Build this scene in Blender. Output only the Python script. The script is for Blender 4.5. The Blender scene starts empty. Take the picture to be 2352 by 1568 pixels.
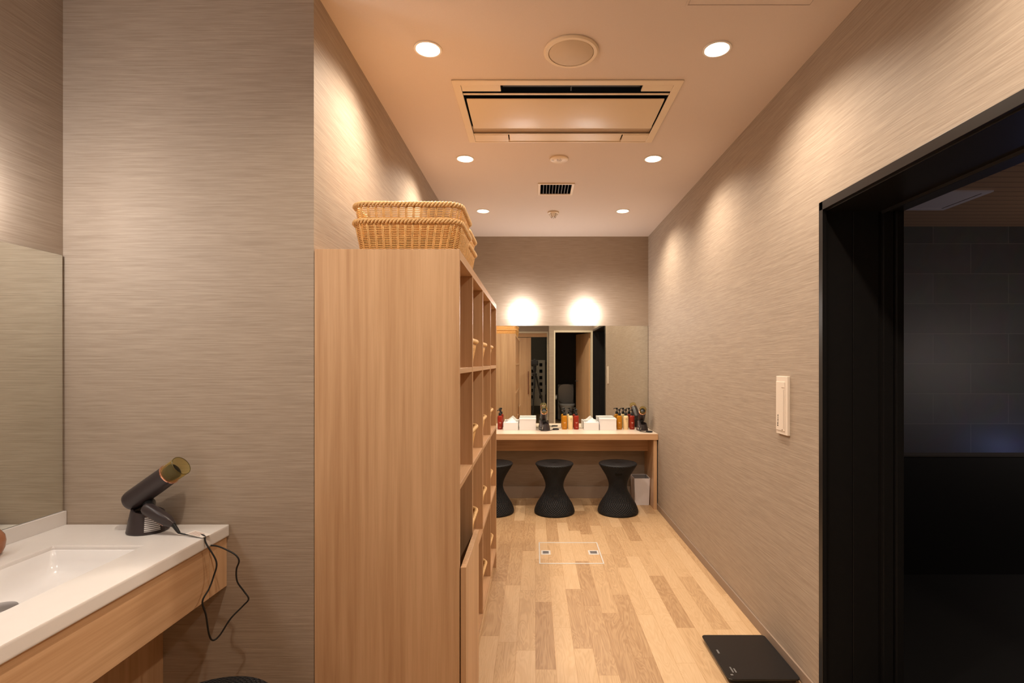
import bpy, bmesh, math, random
from mathutils import Vector, Matrix
PI = math.pi
random.seed(7)
scene = bpy.context.scene
COL = scene.collection

# ------------------------------------------------------------------ helpers
def newbm(): return bmesh.new()

def box(bm, x0, x1, y0, y1, z0, z1, M=None):
    vs = [bm.verts.new((x, y, z)) for z in (z0, z1) for y in (y0, y1) for x in (x0, x1)]
    for f in ((0, 2, 3, 1), (4, 5, 7, 6), (0, 1, 5, 4), (2, 6, 7, 3), (0, 4, 6, 2), (1, 3, 7, 5)):
        bm.faces.new([vs[i] for i in f])
    if M is not None:
        for v in vs: v.co = M @ v.co
    return bm

def bx(*a, M=None): return box(newbm(), *a, M=M)

def loft(bm, rings, close=True, cap0=False, cap1=False):
    R = [[bm.verts.new(p) for p in r] for r in rings]
    n = len(R[0])
    for a, b in zip(R, R[1:]):
        for i in range(n if close else n - 1):
            j = (i + 1) % n
            bm.faces.new((a[i], a[j], b[j], b[i]))
    if cap0: bm.faces.new(R[0][::-1])
    if cap1: bm.faces.new(R[-1])
    return bm

def lathe(bm, prof, segs=32, M=None, cap0=True, cap1=True):
    rings = []
    for r, z in prof:
        ring = [Vector((r * math.cos(2 * PI * i / segs), r * math.sin(2 * PI * i / segs), z)) for i in range(segs)]
        if M is not None: ring = [M @ p for p in ring]
        rings.append(ring)
    return loft(bm, rings, True, cap0, cap1)

def frame_to(p0, p1):
    d = (Vector(p1) - Vector(p0)).normalized()
    return Matrix.Translation(Vector(p0)) @ d.to_track_quat('Z', 'Y').to_matrix().to_4x4()

def rod(bm, p0, p1, r0, r1=None, segs=16):
    r1 = r0 if r1 is None else r1
    L = (Vector(p1) - Vector(p0)).length
    return lathe(bm, [(r0, 0), (r1, L)], segs, frame_to(p0, p1))

def tube(bm, pts, r, segs=8, closed=False):
    pts = [Vector(p) for p in pts]; n = len(pts)
    rings = []; up = None
    for i in range(n):
        if closed: t = (pts[(i + 1) % n] - pts[i - 1]).normalized()
        else: t = (pts[min(i + 1, n - 1)] - pts[max(i - 1, 0)]).normalized()
        if up is None:
            up = Vector((0, 0, 1)) if abs(t.z) < .9 else Vector((1, 0, 0))
        a = t.cross(up).normalized(); up = a.cross(t).normalized()
        rr = r(i / (n - 1)) if callable(r) else r
        rings.append([pts[i] + a * rr * math.cos(2 * PI * k / segs) + up * rr * math.sin(2 * PI * k / segs) for k in range(segs)])
    if closed: rings.append(rings[0])
    loft(bm, rings, True, not closed, not closed)
    if closed: bmesh.ops.remove_doubles(bm, verts=bm.verts, dist=1e-6)
    return bm

def smooth_path(P, n=10):
    P = [Vector(p) for p in P]; out = []
    for i in range(len(P) - 1):
        p0 = P[max(i - 1, 0)]; p1 = P[i]; p2 = P[i + 1]; p3 = P[min(i + 2, len(P) - 1)]
        for k in range(n):
            t = k / n
            out.append(.5 * ((2 * p1) + (p2 - p0) * t + (2 * p0 - 5 * p1 + 4 * p2 - p3) * t * t + (3 * p1 - p0 - 3 * p2 + p3) * t ** 3))
    out.append(P[-1]); return out

def rrect(hx, hy, r, n=8, cx=0, cy=0, z=0):
    out = []
    for sx, sy, a0 in ((1, 1, 0), (-1, 1, 90), (-1, -1, 180), (1, -1, 270)):
        for k in range(n + 1):
            a = math.radians(a0 + 90 * k / n)
            out.append(Vector((cx + sx * (hx - r) + r * math.cos(a), cy + sy * (hy - r) + r * math.sin(a), z)))
    return out

def resample(loop, n):
    P = loop + [loop[0]]; L = [0]
    for a, b in zip(P, P[1:]): L.append(L[-1] + (b - a).length)
    tot = L[-1]; out = []; j = 0
    for i in range(n):
        s = tot * i / n
        while L[j + 1] < s: j += 1
        t = (s - L[j]) / max(L[j + 1] - L[j], 1e-9)
        out.append(P[j].lerp(P[j + 1], t))
    return out

def slabframe(bm, o, i, z0, z1):
    """rectangular plate o=(x0,x1,y0,y1) with a rectangular hole i"""
    def q(r, z): return [bm.verts.new(p) for p in ((r[0], r[2], z), (r[1], r[2], z), (r[1], r[3], z), (r[0], r[3], z))]
    ot, it, ob, ib = q(o, z1), q(i, z1), q(o, z0), q(i, z0)
    for k in range(4):
        j = (k + 1) % 4
        bm.faces.new((ot[k], ot[j], it[j], it[k])); bm.faces.new((ob[j], ob[k], ib[k], ib[j]))
        bm.faces.new((ob[k], ob[j], ot[j], ot[k])); bm.faces.new((ib[j], ib[k], it[k], it[j]))
    return bm

def obj(name, bm, mat, parent=None, smooth=False, bevel=0, segs=2, world=False, label=None):
    if world and parent is not None:
        bmesh.ops.translate(bm, verts=bm.verts, vec=-parent.location)
    bmesh.ops.recalc_face_normals(bm, faces=bm.faces)
    me = bpy.data.meshes.new(name); bm.to_mesh(me); bm.free()
    if smooth:
        me.polygons.foreach_set('use_smooth', [True] * len(me.polygons))
    o = bpy.data.objects.new(name, me); COL.objects.link(o)
    if mat: me.materials.append(mat)
    if parent: o.parent = parent
    if smooth == 'auto' or (smooth and bevel):
        try: me.set_sharp_from_angle(angle=math.radians(38))
        except Exception: pass
    if bevel:
        m = o.modifiers.new('Bevel', 'BEVEL'); m.width = bevel; m.segments = segs; m.limit_method = 'ANGLE'; m.angle_limit = math.radians(40)
        m.harden_normals = False
    if label: o['label'] = label
    return o

def thing(name, label, cat, loc=(0, 0, 0), rotz=0, group=None):
    o = bpy.data.objects.new(name, None); COL.objects.link(o)
    o.empty_display_size = .05
    o.location = loc; o.rotation_euler = (0, 0, rotz); o['label'] = label; o['category'] = cat
    if group: o['group'] = group
    return o

def tag(o, label, cat, group=None):
    o['label'] = label; o['category'] = cat
    if group: o['group'] = group
    return o

def struct(name, bm, mat, parent=None, **k):
    o = obj(name, bm, mat, parent, **k)
    if parent is None: o['kind'] = 'structure'
    return o

def dup(root, loc, rotz, label, group=None):
    r = root.copy(); COL.objects.link(r); r.location = loc; r.rotation_euler = (0, 0, rotz)
    r['label'] = label
    if group: r['group'] = group
    def rec(src, dst):
        for ch in list(src.children):
            c = ch.copy(); COL.objects.link(c); c.parent = dst
            if c.type == 'MESH' or c.type == 'LIGHT': rec(ch, c)
    rec(root, r)
    return r

# ------------------------------------------------------------------ materials
def mat_new(name):
    m = bpy.data.materials.new(name); m.use_nodes = True
    nt = m.node_tree; b = nt.nodes['Principled BSDF']
    return m, nt, b

def plain(name, col, rough=.5, metal=0, noise=.04, nscale=30, spec=.5, trans=0, ior=1.45, coat=0, bump=0):
    m, nt, b = mat_new(name); N = nt.nodes; L = nt.links
    tc = N.new('ShaderNodeTexCoord'); nz = N.new('ShaderNodeTexNoise'); nz.inputs['Scale'].default_value = nscale
    nz.inputs['Detail'].default_value = 3
    L.new(tc.outputs['Object'], nz.inputs['Vector'])
    mx = N.new('ShaderNodeMix'); mx.data_type = 'RGBA'
    mx.inputs[6].default_value = (*[c * (1 - noise) for c in col], 1); mx.inputs[7].default_value = (*[min(1, c * (1 + noise)) for c in col], 1)
    L.new(nz.outputs['Fac'], mx.inputs[0]); L.new(mx.outputs[2], b.inputs['Base Color'])
    b.inputs['Roughness'].default_value = rough; b.inputs['Metallic'].default_value = metal
    b.inputs['Specular IOR Level'].default_value = spec
    b.inputs['Transmission Weight'].default_value = trans; b.inputs['IOR'].default_value = ior
    b.inputs['Coat Weight'].default_value = coat
    if bump:
        bp = N.new('ShaderNodeBump'); bp.inputs['Strength'].default_value = bump; bp.inputs['Distance'].default_value = .002
        L.new(nz.outputs['Fac'], bp.inputs['Height']); L.new(bp.outputs['Normal'], b.inputs['Normal'])
    return m

def emis(name, col, s):
    m, nt, b = mat_new(name)
    b.inputs['Base Color'].default_value = (.8, .8, .8, 1)
    b.inputs['Emission Color'].default_value = (*col, 1); b.inputs['Emission Strength'].default_value = s
    return m

def math_node(nt, op, a, b=None):
    n = nt.nodes.new('ShaderNodeMath'); n.operation = op
    for i, v in enumerate((a, b)):
        if v is None: continue
        if isinstance(v, (int, float)): n.inputs[i].default_value = v
        else: nt.links.new(v, n.inputs[i])
    return n.outputs[0]

def wood(name, c1, c2, scale=(55, 55, 1.6), rough=.42, broad=(9, 9, .35), amp=1.0):
    """laminate oak with grain running along the axis of the smallest scale"""
    m, nt, b = mat_new(name); N = nt.nodes; L = nt.links
    tc = N.new('ShaderNodeTexCoord')
    def nz(sc, det, dist=0):
        mp = N.new('ShaderNodeMapping'); mp.inputs['Scale'].default_value = sc
        L.new(tc.outputs['Object'], mp.inputs['Vector'])
        n = N.new('ShaderNodeTexNoise'); n.inputs['Scale'].default_value = 1; n.inputs['Detail'].default_value = det
        n.inputs['Distortion'].default_value = dist
        L.new(mp.outputs['Vector'], n.inputs['Vector']); return n.outputs['Fac']
    a = nz(scale, 6, .2); c = nz(broad, 2, .4); f = nz(tuple(s * 5 for s in scale), 2)
    s = math_node(nt, 'ADD', math_node(nt, 'MULTIPLY', a, .5 * amp), math_node(nt, 'MULTIPLY', c, .45))
    s = math_node(nt, 'ADD', s, math_node(nt, 'MULTIPLY', f, .16))
    r = N.new('ShaderNodeValToRGB'); r.color_ramp.elements[0].position = .38; r.color_ramp.elements[1].position = .68
    r.color_ramp.elements[0].color = (*c2, 1); r.color_ramp.elements[1].color = (*c1, 1)
    L.new(s, r.inputs['Fac']); L.new(r.outputs['Color'], b.inputs['Base Color'])
    b.inputs['Roughness'].default_value = rough
    bp = N.new('ShaderNodeBump'); bp.inputs['Strength'].default_value = .08; bp.inputs['Distance'].default_value = .001
    L.new(a, bp.inputs['Height']); L.new(bp.outputs['Normal'], b.inputs['Normal'])
    return m

def wallpaper(name, c1, c2, bump=.5):
    m, nt, b = mat_new(name); N = nt.nodes; L = nt.links
    tc = N.new('ShaderNodeTexCoord')
    def nz(sc, det):
        mp = N.new('ShaderNodeMapping'); mp.inputs['Scale'].default_value = sc
        L.new(tc.outputs['Object'], mp.inputs['Vector'])
        n = N.new('ShaderNodeTexNoise'); n.inputs['Scale'].default_value = 1; n.inputs['Detail'].default_value = det
        L.new(mp.outputs['Vector'], n.inputs['Vector']); return n.outputs['Fac']
    a = nz((6, 6, 210), 3); c = nz((16, 16, 520), 2)
    s = math_node(nt, 'ADD', math_node(nt, 'MULTIPLY', a, .65), math_node(nt, 'MULTIPLY', c, .35))
    r = N.new('ShaderNodeValToRGB'); r.color_ramp.elements[0].position = .36; r.color_ramp.elements[1].position = .66
    r.color_ramp.elements[0].color = (*c2, 1); r.color_ramp.elements[1].color = (*c1, 1)
    L.new(s, r.inputs['Fac']); L.new(r.outputs['Color'], b.inputs['Base Color'])
    b.inputs['Roughness'].default_value = .62; b.inputs['Specular IOR Level'].default_value = .3
    bp = N.new('ShaderNodeBump'); bp.inputs['Strength'].default_value = bump; bp.inputs['Distance'].default_value = .0012
    L.new(s, bp.inputs['Height']); L.new(bp.outputs['Normal'], b.inputs['Normal'])
    return m

def floor_mat():
    m, nt, b = mat_new('oak_plank_floor'); N = nt.nodes; L = nt.links
    tc = N.new('ShaderNodeTexCoord'); sp = N.new('ShaderNodeSeparateXYZ'); L.new(tc.outputs['Object'], sp.inputs[0])
    W, LEN = .0865, .62
    xs = math_node(nt, 'DIVIDE', math_node(nt, 'ADD', sp.outputs['X'], 10.03), W); row = math_node(nt, 'FLOOR', xs)
    wn = N.new('ShaderNodeTexWhiteNoise'); wn.noise_dimensions = '1D'; L.new(row, wn.inputs['W'])
    ys = math_node(nt, 'ADD', math_node(nt, 'DIVIDE', math_node(nt, 'ADD', sp.outputs['Y'], 10.0), LEN), math_node(nt, 'MULTIPLY', wn.outputs['Value'], 7.0))
    idx = math_node(nt, 'FLOOR', ys)
    cv = N.new('ShaderNodeCombineXYZ'); L.new(row, cv.inputs[0]); L.new(idx, cv.inputs[1])
    w2 = N.new('ShaderNodeTexWhiteNoise'); w2.noise_dimensions = '2D'; L.new(cv.outputs[0], w2.inputs['Vector'])
    # grain with per-plank offset
    off = N.new('ShaderNodeVectorMath'); off.operation = 'SCALE'; L.new(w2.outputs['Color'], off.inputs[0]); off.inputs['Scale'].default_value = 40
    ad = N.new('ShaderNodeVectorMath'); ad.operation = 'ADD'; L.new(tc.outputs['Object'], ad.inputs[0]); L.new(off.outputs[0], ad.inputs[1])
    def nz(sc, det, dist):
        mp = N.new('ShaderNodeMapping'); mp.inputs['Scale'].default_value = sc; L.new(ad.outputs[0], mp.inputs['Vector'])
        n = N.new('ShaderNodeTexNoise'); n.inputs['Scale'].default_value = 1; n.inputs['Detail'].default_value = det; n.inputs['Distortion'].default_value = dist
        L.new(mp.outputs['Vector'], n.inputs['Vector']); return n.outputs['Fac']
    g1 = nz((16, 2.2, 1), 2, 1.2)
    # cathedral rings: sine of the low noise
    rings = math_node(nt, 'SINE', math_node(nt, 'MULTIPLY', g1, 70))
    g2 = nz((160, 6, 1), 3, 0)
    s = math_node(nt, 'ADD', math_node(nt, 'MULTIPLY', rings, .085), math_node(nt, 'MULTIPLY', g2, .32))
    s = math_node(nt, 'ADD', s, math_node(nt, 'MULTIPLY', w2.outputs['Value'], .52))
    r = N.new('ShaderNodeValToRGB'); e = r.color_ramp.elements
    e[0].position = .05; e[0].color = (.37, .215, .105, 1)
    e[1].position = .92; e[1].color = (.70, .50, .305, 1)
    x = e.new(.45); x.color = (.575, .38, .207, 1)
    L.new(s, r.inputs['Fac'])
    # joints
    fx = math_node(nt, 'FRACT', xs); fy = math_node(nt, 'FRACT', ys)
    jx = math_node(nt, 'LESS_THAN', math_node(nt, 'ABSOLUTE', math_node(nt, 'SUBTRACT', fx, .5)), .489)
    jy = math_node(nt, 'LESS_THAN', math_node(nt, 'ABSOLUTE', math_node(nt, 'SUBTRACT', fy, .5)), .4985)
    j = math_node(nt, 'MULTIPLY', jx, jy)
    mx = N.new('ShaderNodeMix'); mx.data_type = 'RGBA'; mx.blend_type = 'MULTIPLY'
    mx.inputs[7].default_value = (.80, .72, .62, 1)
    L.new(math_node(nt, 'SUBTRACT', 1, j), mx.inputs[0]); L.new(r.outputs['Color'], mx.inputs[6])
    L.new(mx.outputs[2], b.inputs['Base Color'])
    b.inputs['Roughness'].default_value = .42; b.inputs['Specular IOR Level'].default_value = .4
    bp = N.new('ShaderNodeBump'); bp.inputs['Strength'].default_value = .12; bp.inputs['Distance'].default_value = .0008
    L.new(g2, bp.inputs['Height']); L.new(bp.outputs['Normal'], b.inputs['Normal'])
    return m

def wicker_black():
    m, nt, b = mat_new('black_wicker'); N = nt.nodes; L = nt.links
    tc = N.new('ShaderNodeTexCoord'); sp = N.new('ShaderNodeSeparateXYZ'); L.new(tc.outputs['Object'], sp.inputs[0])
    ang = math_node(nt, 'ARCTAN2', sp.outputs['Y'], sp.outputs['X'])
    u = math_node(nt, 'SINE', math_node(nt, 'MULTIPLY', ang, 44))
    rad = math_node(nt, 'SQRT', math_node(nt, 'ADD', math_node(nt, 'MULTIPLY', sp.outputs['X'], sp.outputs['X']), math_node(nt, 'MULTIPLY', sp.outputs['Y'], sp.outputs['Y'])))
    v = math_node(nt, 'SINE', math_node(nt, 'ADD', math_node(nt, 'MULTIPLY', sp.outputs['Z'], 620), math_node(nt, 'MULTIPLY', rad, 620)))
    w = math_node(nt, 'MULTIPLY', u, v)
    r = N.new('ShaderNodeValToRGB'); r.color_ramp.elements[0].color = (.003, .003, .0035, 1); r.color_ramp.elements[1].color = (.022, .0225, .026, 1)
    L.new(math_node(nt, 'ADD', math_node(nt, 'MULTIPLY', w, .5), .5), r.inputs['Fac']); L.new(r.outputs['Color'], b.inputs['Base Color'])
    b.inputs['Roughness'].default_value = .55; b.inputs['Specular IOR Level'].default_value = .3
    bp = N.new('ShaderNodeBump'); bp.inputs['Strength'].default_value = 1.0; bp.inputs['Distance'].default_value = .0035
    L.new(w, bp.inputs['Height']); L.new(bp.outputs['Normal'], b.inputs['Normal'])
    return m

def tile_mat():
    m, nt, b = mat_new('dark_stone_tile'); N = nt.nodes; L = nt.links
    tc = N.new('ShaderNodeTexCoord'); mp = N.new('ShaderNodeMapping')
    mp.inputs['Rotation'].default_value = (PI / 2, 0, 0); mp.inputs['Location'].default_value = (.13, .05, 0)
    L.new(tc.outputs['Object'], mp.inputs['Vector'])
    br = N.new('ShaderNodeTexBrick'); br.inputs['Scale'].default_value = 1
    br.inputs['Brick Width'].default_value = .62; br.inputs['Row Height'].default_value = .247; br.inputs['Mortar Size'].default_value = .003
    br.inputs['Color1'].default_value = (.055, .05, .05, 1); br.inputs['Color2'].default_value = (.085, .078, .076, 1); br.inputs['Mortar'].default_value = (.13, .12, .11, 1)
    L.new(mp.outputs['Vector'], br.inputs['Vector'])
    nz = N.new('ShaderNodeTexNoise'); nz.inputs['Scale'].default_value = 4; nz.inputs['Detail'].default_value = 6; nz.inputs['Distortion'].default_value = 1.5
    L.new(tc.outputs['Object'], nz.inputs['Vector'])
    mx = N.new('ShaderNodeMix'); mx.data_type = 'RGBA'; mx.blend_type = 'MULTIPLY'; mx.inputs[0].default_value = .5
    L.new(br.outputs['Color'], mx.inputs[6]); L.new(nz.outputs['Color'], mx.inputs[7]); L.new(mx.outputs[2], b.inputs['Base Color'])
    b.inputs['Roughness'].default_value = .5
    return m

def stripe_label(name, base, ink, axis='Z', freq=900):
    m, nt, b = mat_new(name); N = nt.nodes; L = nt.links
    tc = N.new('ShaderNodeTexCoord'); sp = N.new('ShaderNodeSeparateXYZ'); L.new(tc.outputs['Object'], sp.inputs[0])
    s = math_node(nt, 'GREATER_THAN', math_node(nt, 'SINE', math_node(nt, 'MULTIPLY', sp.outputs[axis], freq)), .25)
    mx = N.new('ShaderNodeMix'); mx.data_type = 'RGBA'; mx.inputs[6].default_value = (*base, 1); mx.inputs[7].default_value = (*ink, 1)
    L.new(s, mx.inputs[0]); L.new(mx.outputs[2], b.inputs['Base Color']); b.inputs['Roughness'].default_value = .5
    return m

def slat_mat():
    m, nt, b = mat_new('dark_wood_slat_ceiling'); N = nt.nodes; L = nt.links
    tc = N.new('ShaderNodeTexCoord'); sp = N.new('ShaderNodeSeparateXYZ'); L.new(tc.outputs['Object'], sp.inputs[0])
    f = math_node(nt, 'FRACT', math_node(nt, 'DIVIDE', sp.outputs['Y'], .09))
    g = math_node(nt, 'LESS_THAN', f, .08)
    mx = N.new('ShaderNodeMix'); mx.data_type = 'RGBA'; mx.inputs[6].default_value = (.34, .20, .115, 1); mx.inputs[7].default_value = (.12, .07, .04, 1)
    L.new(g, mx.inputs[0]); L.new(mx.outputs[2], b.inputs['Base Color']); b.inputs['Roughness'].default_value = .4
    return m

M = {}
M['wall'] = wallpaper('woven_taupe_wallpaper', (.445, .362, .288), (.335, .265, .205))
M['ceil'] = plain('ceiling_paper', (.71, .60, .53), .8, noise=.03, nscale=180, bump=.15)
M['floor'] = floor_mat()
M['oak'] = wood('light_oak_laminate', (.68, .435, .25), (.49, .28, .142))
M['oak_y'] = wood('light_oak_laminate_lengthwise', (.68, .435, .25), (.49, .28, .142), scale=(55, 1.6, 55), broad=(9, .35, 9))
M['oak_x'] = wood('light_oak_laminate_crosswise', (.68, .435, .25), (.49, .28, .142), scale=(1.6, 55, 55), broad=(.35, 9, 9))
M['desk'] = wood('pale_oak_desktop', (.86, .74, .61), (.78, .64, .50), scale=(1.6, 55, 55), broad=(.35, 9, 9), rough=.3)
M['trimw'] = plain('cream_metal_casing', (.72, .64, .50), .45)
M['base'] = plain('taupe_skirting', (.30, .22, .165), .5)
M['black_metal'] = plain('black_anodised_metal', (.016, .015, .015), .3, noise=.1, spec=.5)
M['black_face'] = plain('black_painted_edge', (.022, .02, .019), .5)
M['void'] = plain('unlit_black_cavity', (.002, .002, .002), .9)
M['mirror'] = plain('mirror_glass', (.84, .86, .80), .0, metal=1, noise=0)
M['mirror_edge'] = plain('dark_mirror_edge', (.03, .04, .035), .3)
M['stone'] = plain('white_composite_stone', (.77, .735, .715), .26, noise=.02)
M['ceramic'] = plain('white_glazed_ceramic', (.86, .84, .84), .08, noise=.01)
M['chrome'] = plain('grey_metal_cover', (.42, .41, .43), .3, metal=.8)
M['alu'] = plain('aluminium_strip', (.85, .83, .80), .35, metal=.35)
M['wicker'] = plain('golden_rattan', (.80, .47, .18), .45, noise=.3, nscale=60)
M['wicker_rim'] = plain('golden_rattan_braid', (.84, .54, .25), .42, noise=.22, nscale=70)
M['bwicker'] = wicker_black()
M['bplastic'] = plain('black_plastic', (.012, .012, .013), .35)
M['dryer'] = plain('dark_plum_plastic', (.040, .030, .031), .36)
M['copper'] = plain('rose_gold_ring', (.80, .42, .30), .2, metal=1)
M['smoked'] = plain('smoked_amber_plastic', (.80, .70, .36), .05, noise=0, trans=.92, ior=1.12)
M['cord'] = plain('black_cord', (.01, .01, .01), .5)
M['label'] = stripe_label('printed_white_sticker', (.72, .70, .68), (.10, .09, .09), 'Z', 1100)
M['tagm'] = plain('white_paper_tag', (.75, .70, .66), .6)
M['amber'] = plain('amber_liquid_bottle', (.70, .30, .02), .12, noise=.05, trans=.35, ior=1.3)
M['creamb'] = plain('cream_bottle', (.86, .66, .36), .25)
M['redb'] = plain('red_brown_bottle', (.36, .035, .018), .12, noise=.05, trans=.2, ior=1.3)
M['print'] = plain('pale_print', (.75, .55, .40), .5)
M['dprint'] = plain('dark_print', (.05, .045, .04), .5)
M['white'] = plain('white_card', (.80, .79, .80), .45, noise=.01)
M['tissue'] = plain('white_tissue', (.86, .85, .86), .8, noise=.01)
M['bin'] = plain('white_plastic_bin', (.84, .80, .83), .4, noise=.01)
M['ac'] = plain('cream_appliance_plastic', (.80, .66, .49), .38, noise=.01)
M['acgloss'] = plain('glossy_cream_panel', (.76, .61, .43), .34, noise=.01)
M['switch'] = plain('white_switch_plastic', (.80, .70, .60), .3, noise=.01)
M['lampw'] = emis('warm_led_disc', (1.0, .86, .70), 30)
M['sconce'] = emis('opal_glass_lit', (1.0, .95, .91), 21)
M['refl'] = plain('white_reflector', (.85, .80, .74), .3)
M['tile'] = tile_mat()
M['darkstone'] = plain('black_bath_stone', (.012, .012, .012), .5)
M['slat'] = slat_mat()
M['frost'] = plain('ceiling_louvre_panel', (.55, .50, .55), .4)
M['copperb'] = plain('copper_amber_glass', (.50, .22, .12), .15, trans=.3, ior=1.3)
M['greyw'] = plain('grey_corridor_wall', (.17, .15, .12), .7)
M['rack'] = plain('grey_green_panel', (.42, .41, .36), .5)
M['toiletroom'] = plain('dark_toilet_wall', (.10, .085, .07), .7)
M['scaleg'] = plain('black_glass_plate', (.008, .008, .009), .18)
M['dmark'] = plain('grey_display_mark', (.16, .16, .16), .4)

EYE = 1.296; CZ = 2.50; XR = 1.087; XL = -.713; XV = -1.523; YV = 1.687; YB = 5.0
RY = -.35            # entry wall
TY = .25             # toilet wall

# ------------------------------------------------------------------ setting
struct('floor', bx(-1.65, XR + .295, -3.2, YB + .1, -.06, 0), M['floor'])

# ceiling with real openings for the lamps, the air conditioner and the grille
LX = (-.410, .700); LY = (-.14, .93, 2.007, 3.087, 4.152); LR = .047
cb = bx(-1.65, XR + .02, -3.2, YB + .1, CZ, CZ + .10)
cm = bpy.data.meshes.new('ceiling'); bmesh.ops.recalc_face_normals(cb, faces=cb.faces); cb.to_mesh(cm); cb.free()
ceil = bpy.data.objects.new('ceiling', cm); COL.objects.link(ceil); cm.materials.append(M['ceil']); ceil['kind'] = 'structure'
cut = newbm()
for lx in LX:
    for ly in LY:
        if ly < .5: continue
        lathe(cut, [(LR, CZ - .05), (LR, CZ + .2)], 40, Matrix.Translation((lx, ly, 0)))
box(cut, -.325, .607, 2.245, 2.825, CZ - .05, CZ + .2)
box(cut, .036, .256, 3.52, 3.73, CZ - .05, CZ + .2)
bmesh.ops.recalc_face_normals(cut, faces=cut.faces)
cme = bpy.data.meshes.new('cutter'); cut.to_mesh(cme); cut.free()
co = bpy.data.objects.new('cutter', cme); COL.objects.link(co)
md = ceil.modifiers.new('B', 'BOOLEAN'); md.operation = 'DIFFERENCE'; md.object = co; md.solver = 'EXACT'
bpy.context.view_layer.update()
dg = bpy.context.evaluated_depsgraph_get()
nm = bpy.data.meshes.new_from_object(ceil.evaluated_get(dg))
ceil.modifiers.clear(); ceil.data = nm
bpy.data.objects.remove(co)

struct('wall_back', bx(XL - .02, XR + .295, YB, YB + .1, 0, CZ), M['wall'])
struct('wall_left', bx(XV, XL, YV, YB, 0, CZ), M['wall'])                       # block that carries both the left wall and the face beside the vanity
struct('wall_vanity', bx(XV - .1, XV, RY, YV + .1, 0, CZ), M['wall'])
b = newbm()                                                                     # right wall with the bath doorway
box(b, XR, XR + .295, 1.975, YB, 0, CZ); box(b, XR, XR + .295, .30, 1.975, 1.902, CZ); box(b, XR, XR + .295, TY - .1, .30, 0, CZ)
struct('wall_right', b, M['wall'])
b = newbm()                                                                     # wall in front of the toilet
box(b, .27, .357, TY - .1, TY, 0, CZ); box(b, .357, XR, TY - .1, TY, 1.889, CZ)
box(b, .27, .36, RY - .1, TY - .1, 0, CZ)
struct('wall_front', b, M['wall'])
b = newbm()
box(b, XV, -.62, RY - .1, RY, 0, CZ); box(b, -.62, .27, RY - .1, RY, 1.905, CZ)
struct('wall_entry', b, M['wall'])

struct('baseboard_right', bx(XR - .008, XR, 1.975, YB - .012, 0, .05), M['base'], bevel=.0015)
struct('baseboard_back', bx(XL, XR - .01, YB - .012, YB, 0, .113), M['base'], bevel=.0015)
struct('baseboard_left', bx(XL, XL + .008, 3.335, YB - .013, 0, .05), M['base'], bevel=.0015)
struct('baseboard_vanity', bx(-1.19, XL - .002, YV - .008, YV, 0, .05), M['base'], bevel=.0015)

# black bath doorway: frame lining
d1 = newbm()
y1 = 1.973
box(d1, XR - .012, XR + .004, y1 - .022, y1 + .004, 0, 1.898)                   # face strips
box(d1, XR - .012, XR + .004, .315, y1, 1.866, 1.898)
box(d1, XR - .012, XR + .004, .315, .337, 0, 1.898)
box(d1, XR + .004, XR + .295, .315, y1, 1.862, 1.898)                           # head lining
for xa, xb, dy in ((XR + .004, 1.193, .012), (1.195, 1.290, .013), (1.308, 1.344, .016), (1.352, 1.378, .024)):
    box(d1, xa, xb, y1 - dy, y1, 0, 1.862)
    box(d1, xa, xb, .315, .315 + dy, 0, 1.862)
box(d1, XR + .004, XR + .295, y1 - .003, y1, 0, 1.862)
door1 = struct('door_1', d1, M['black_metal'], bevel=.001)
f1 = struct('threshold', bx(XR - .01, XR + .295, .315, y1, -.0, .012), M['black_face'], door1)
s1 = struct('track_rail', bx(1.296, 1.304, .33, y1 - .02, 1.852, 1.862), M['black_face'], door1)

# ------------------------------------------------------------------ bath room beyond the doorway
XE = 4.7
struct('wall_bath_far', bx(XR + .295, XE, 4.30, 4.4, 0, 2.6), M['tile'])
struct('wall_bath_side', bx(XE, XE + .1, -1, 4.4, 0, 2.6), M['tile'])
struct('wall_bath_near', bx(XR + .295, XE, -1.1, -1, 0, 2.6), M['darkstone'])
struct('ceiling_bath', bx(XR + .295, XE, -1.0, 4.3, 2.414, 2.5), M['slat'])
struct('floor_bath', bx(XR + .295, XE, -1.0, 4.3, -.06, -.001), M['darkstone'])
pt = thing('partition_wall', 'low black stone partition with a thin pale top edge, beyond the black doorway', 'partition', (2.9, 3.25, 0))
obj('slab', bx(1.40, 4.65, 3.2, 3.3, 0, .718), M['darkstone'], pt, world=True)
obj('coping', bx(1.40, 4.65, 3.195, 3.305, .718, .726), plain('grey_coping', (.10, .095, .09), .4), pt, world=True)
cp = thing('ceiling_panel', 'pale square ceiling panel set in the dark slatted bath ceiling', 'ceiling panel', (2.9, 3.7, 2.414))
obj('frame', slabframe(newbm(), (2.56, 2.98, 3.39, 3.81), (2.60, 2.94, 3.43, 3.77), 2.404, 2.4135), M['frost'], cp, world=True)
obj('diffuser', bx(2.602, 2.938, 3.432, 3.768, 2.407, 2.4135), M['frost'], cp, world=True)

# ------------------------------------------------------------------ rooms seen only in the mirror
b = newbm()
box(b, -1.65, .27, -3.2, -3.1, 0, CZ); box(b, -1.65, -1.55, -3.1, RY - .1, 0, CZ)
struct('wall_corridor', b, M['greyw'])
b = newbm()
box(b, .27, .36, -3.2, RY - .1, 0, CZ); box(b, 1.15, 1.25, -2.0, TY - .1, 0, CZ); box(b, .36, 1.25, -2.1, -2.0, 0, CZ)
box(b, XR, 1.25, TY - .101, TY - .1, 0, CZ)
struct('wall_toilet', b, M['toiletroom'])

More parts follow.
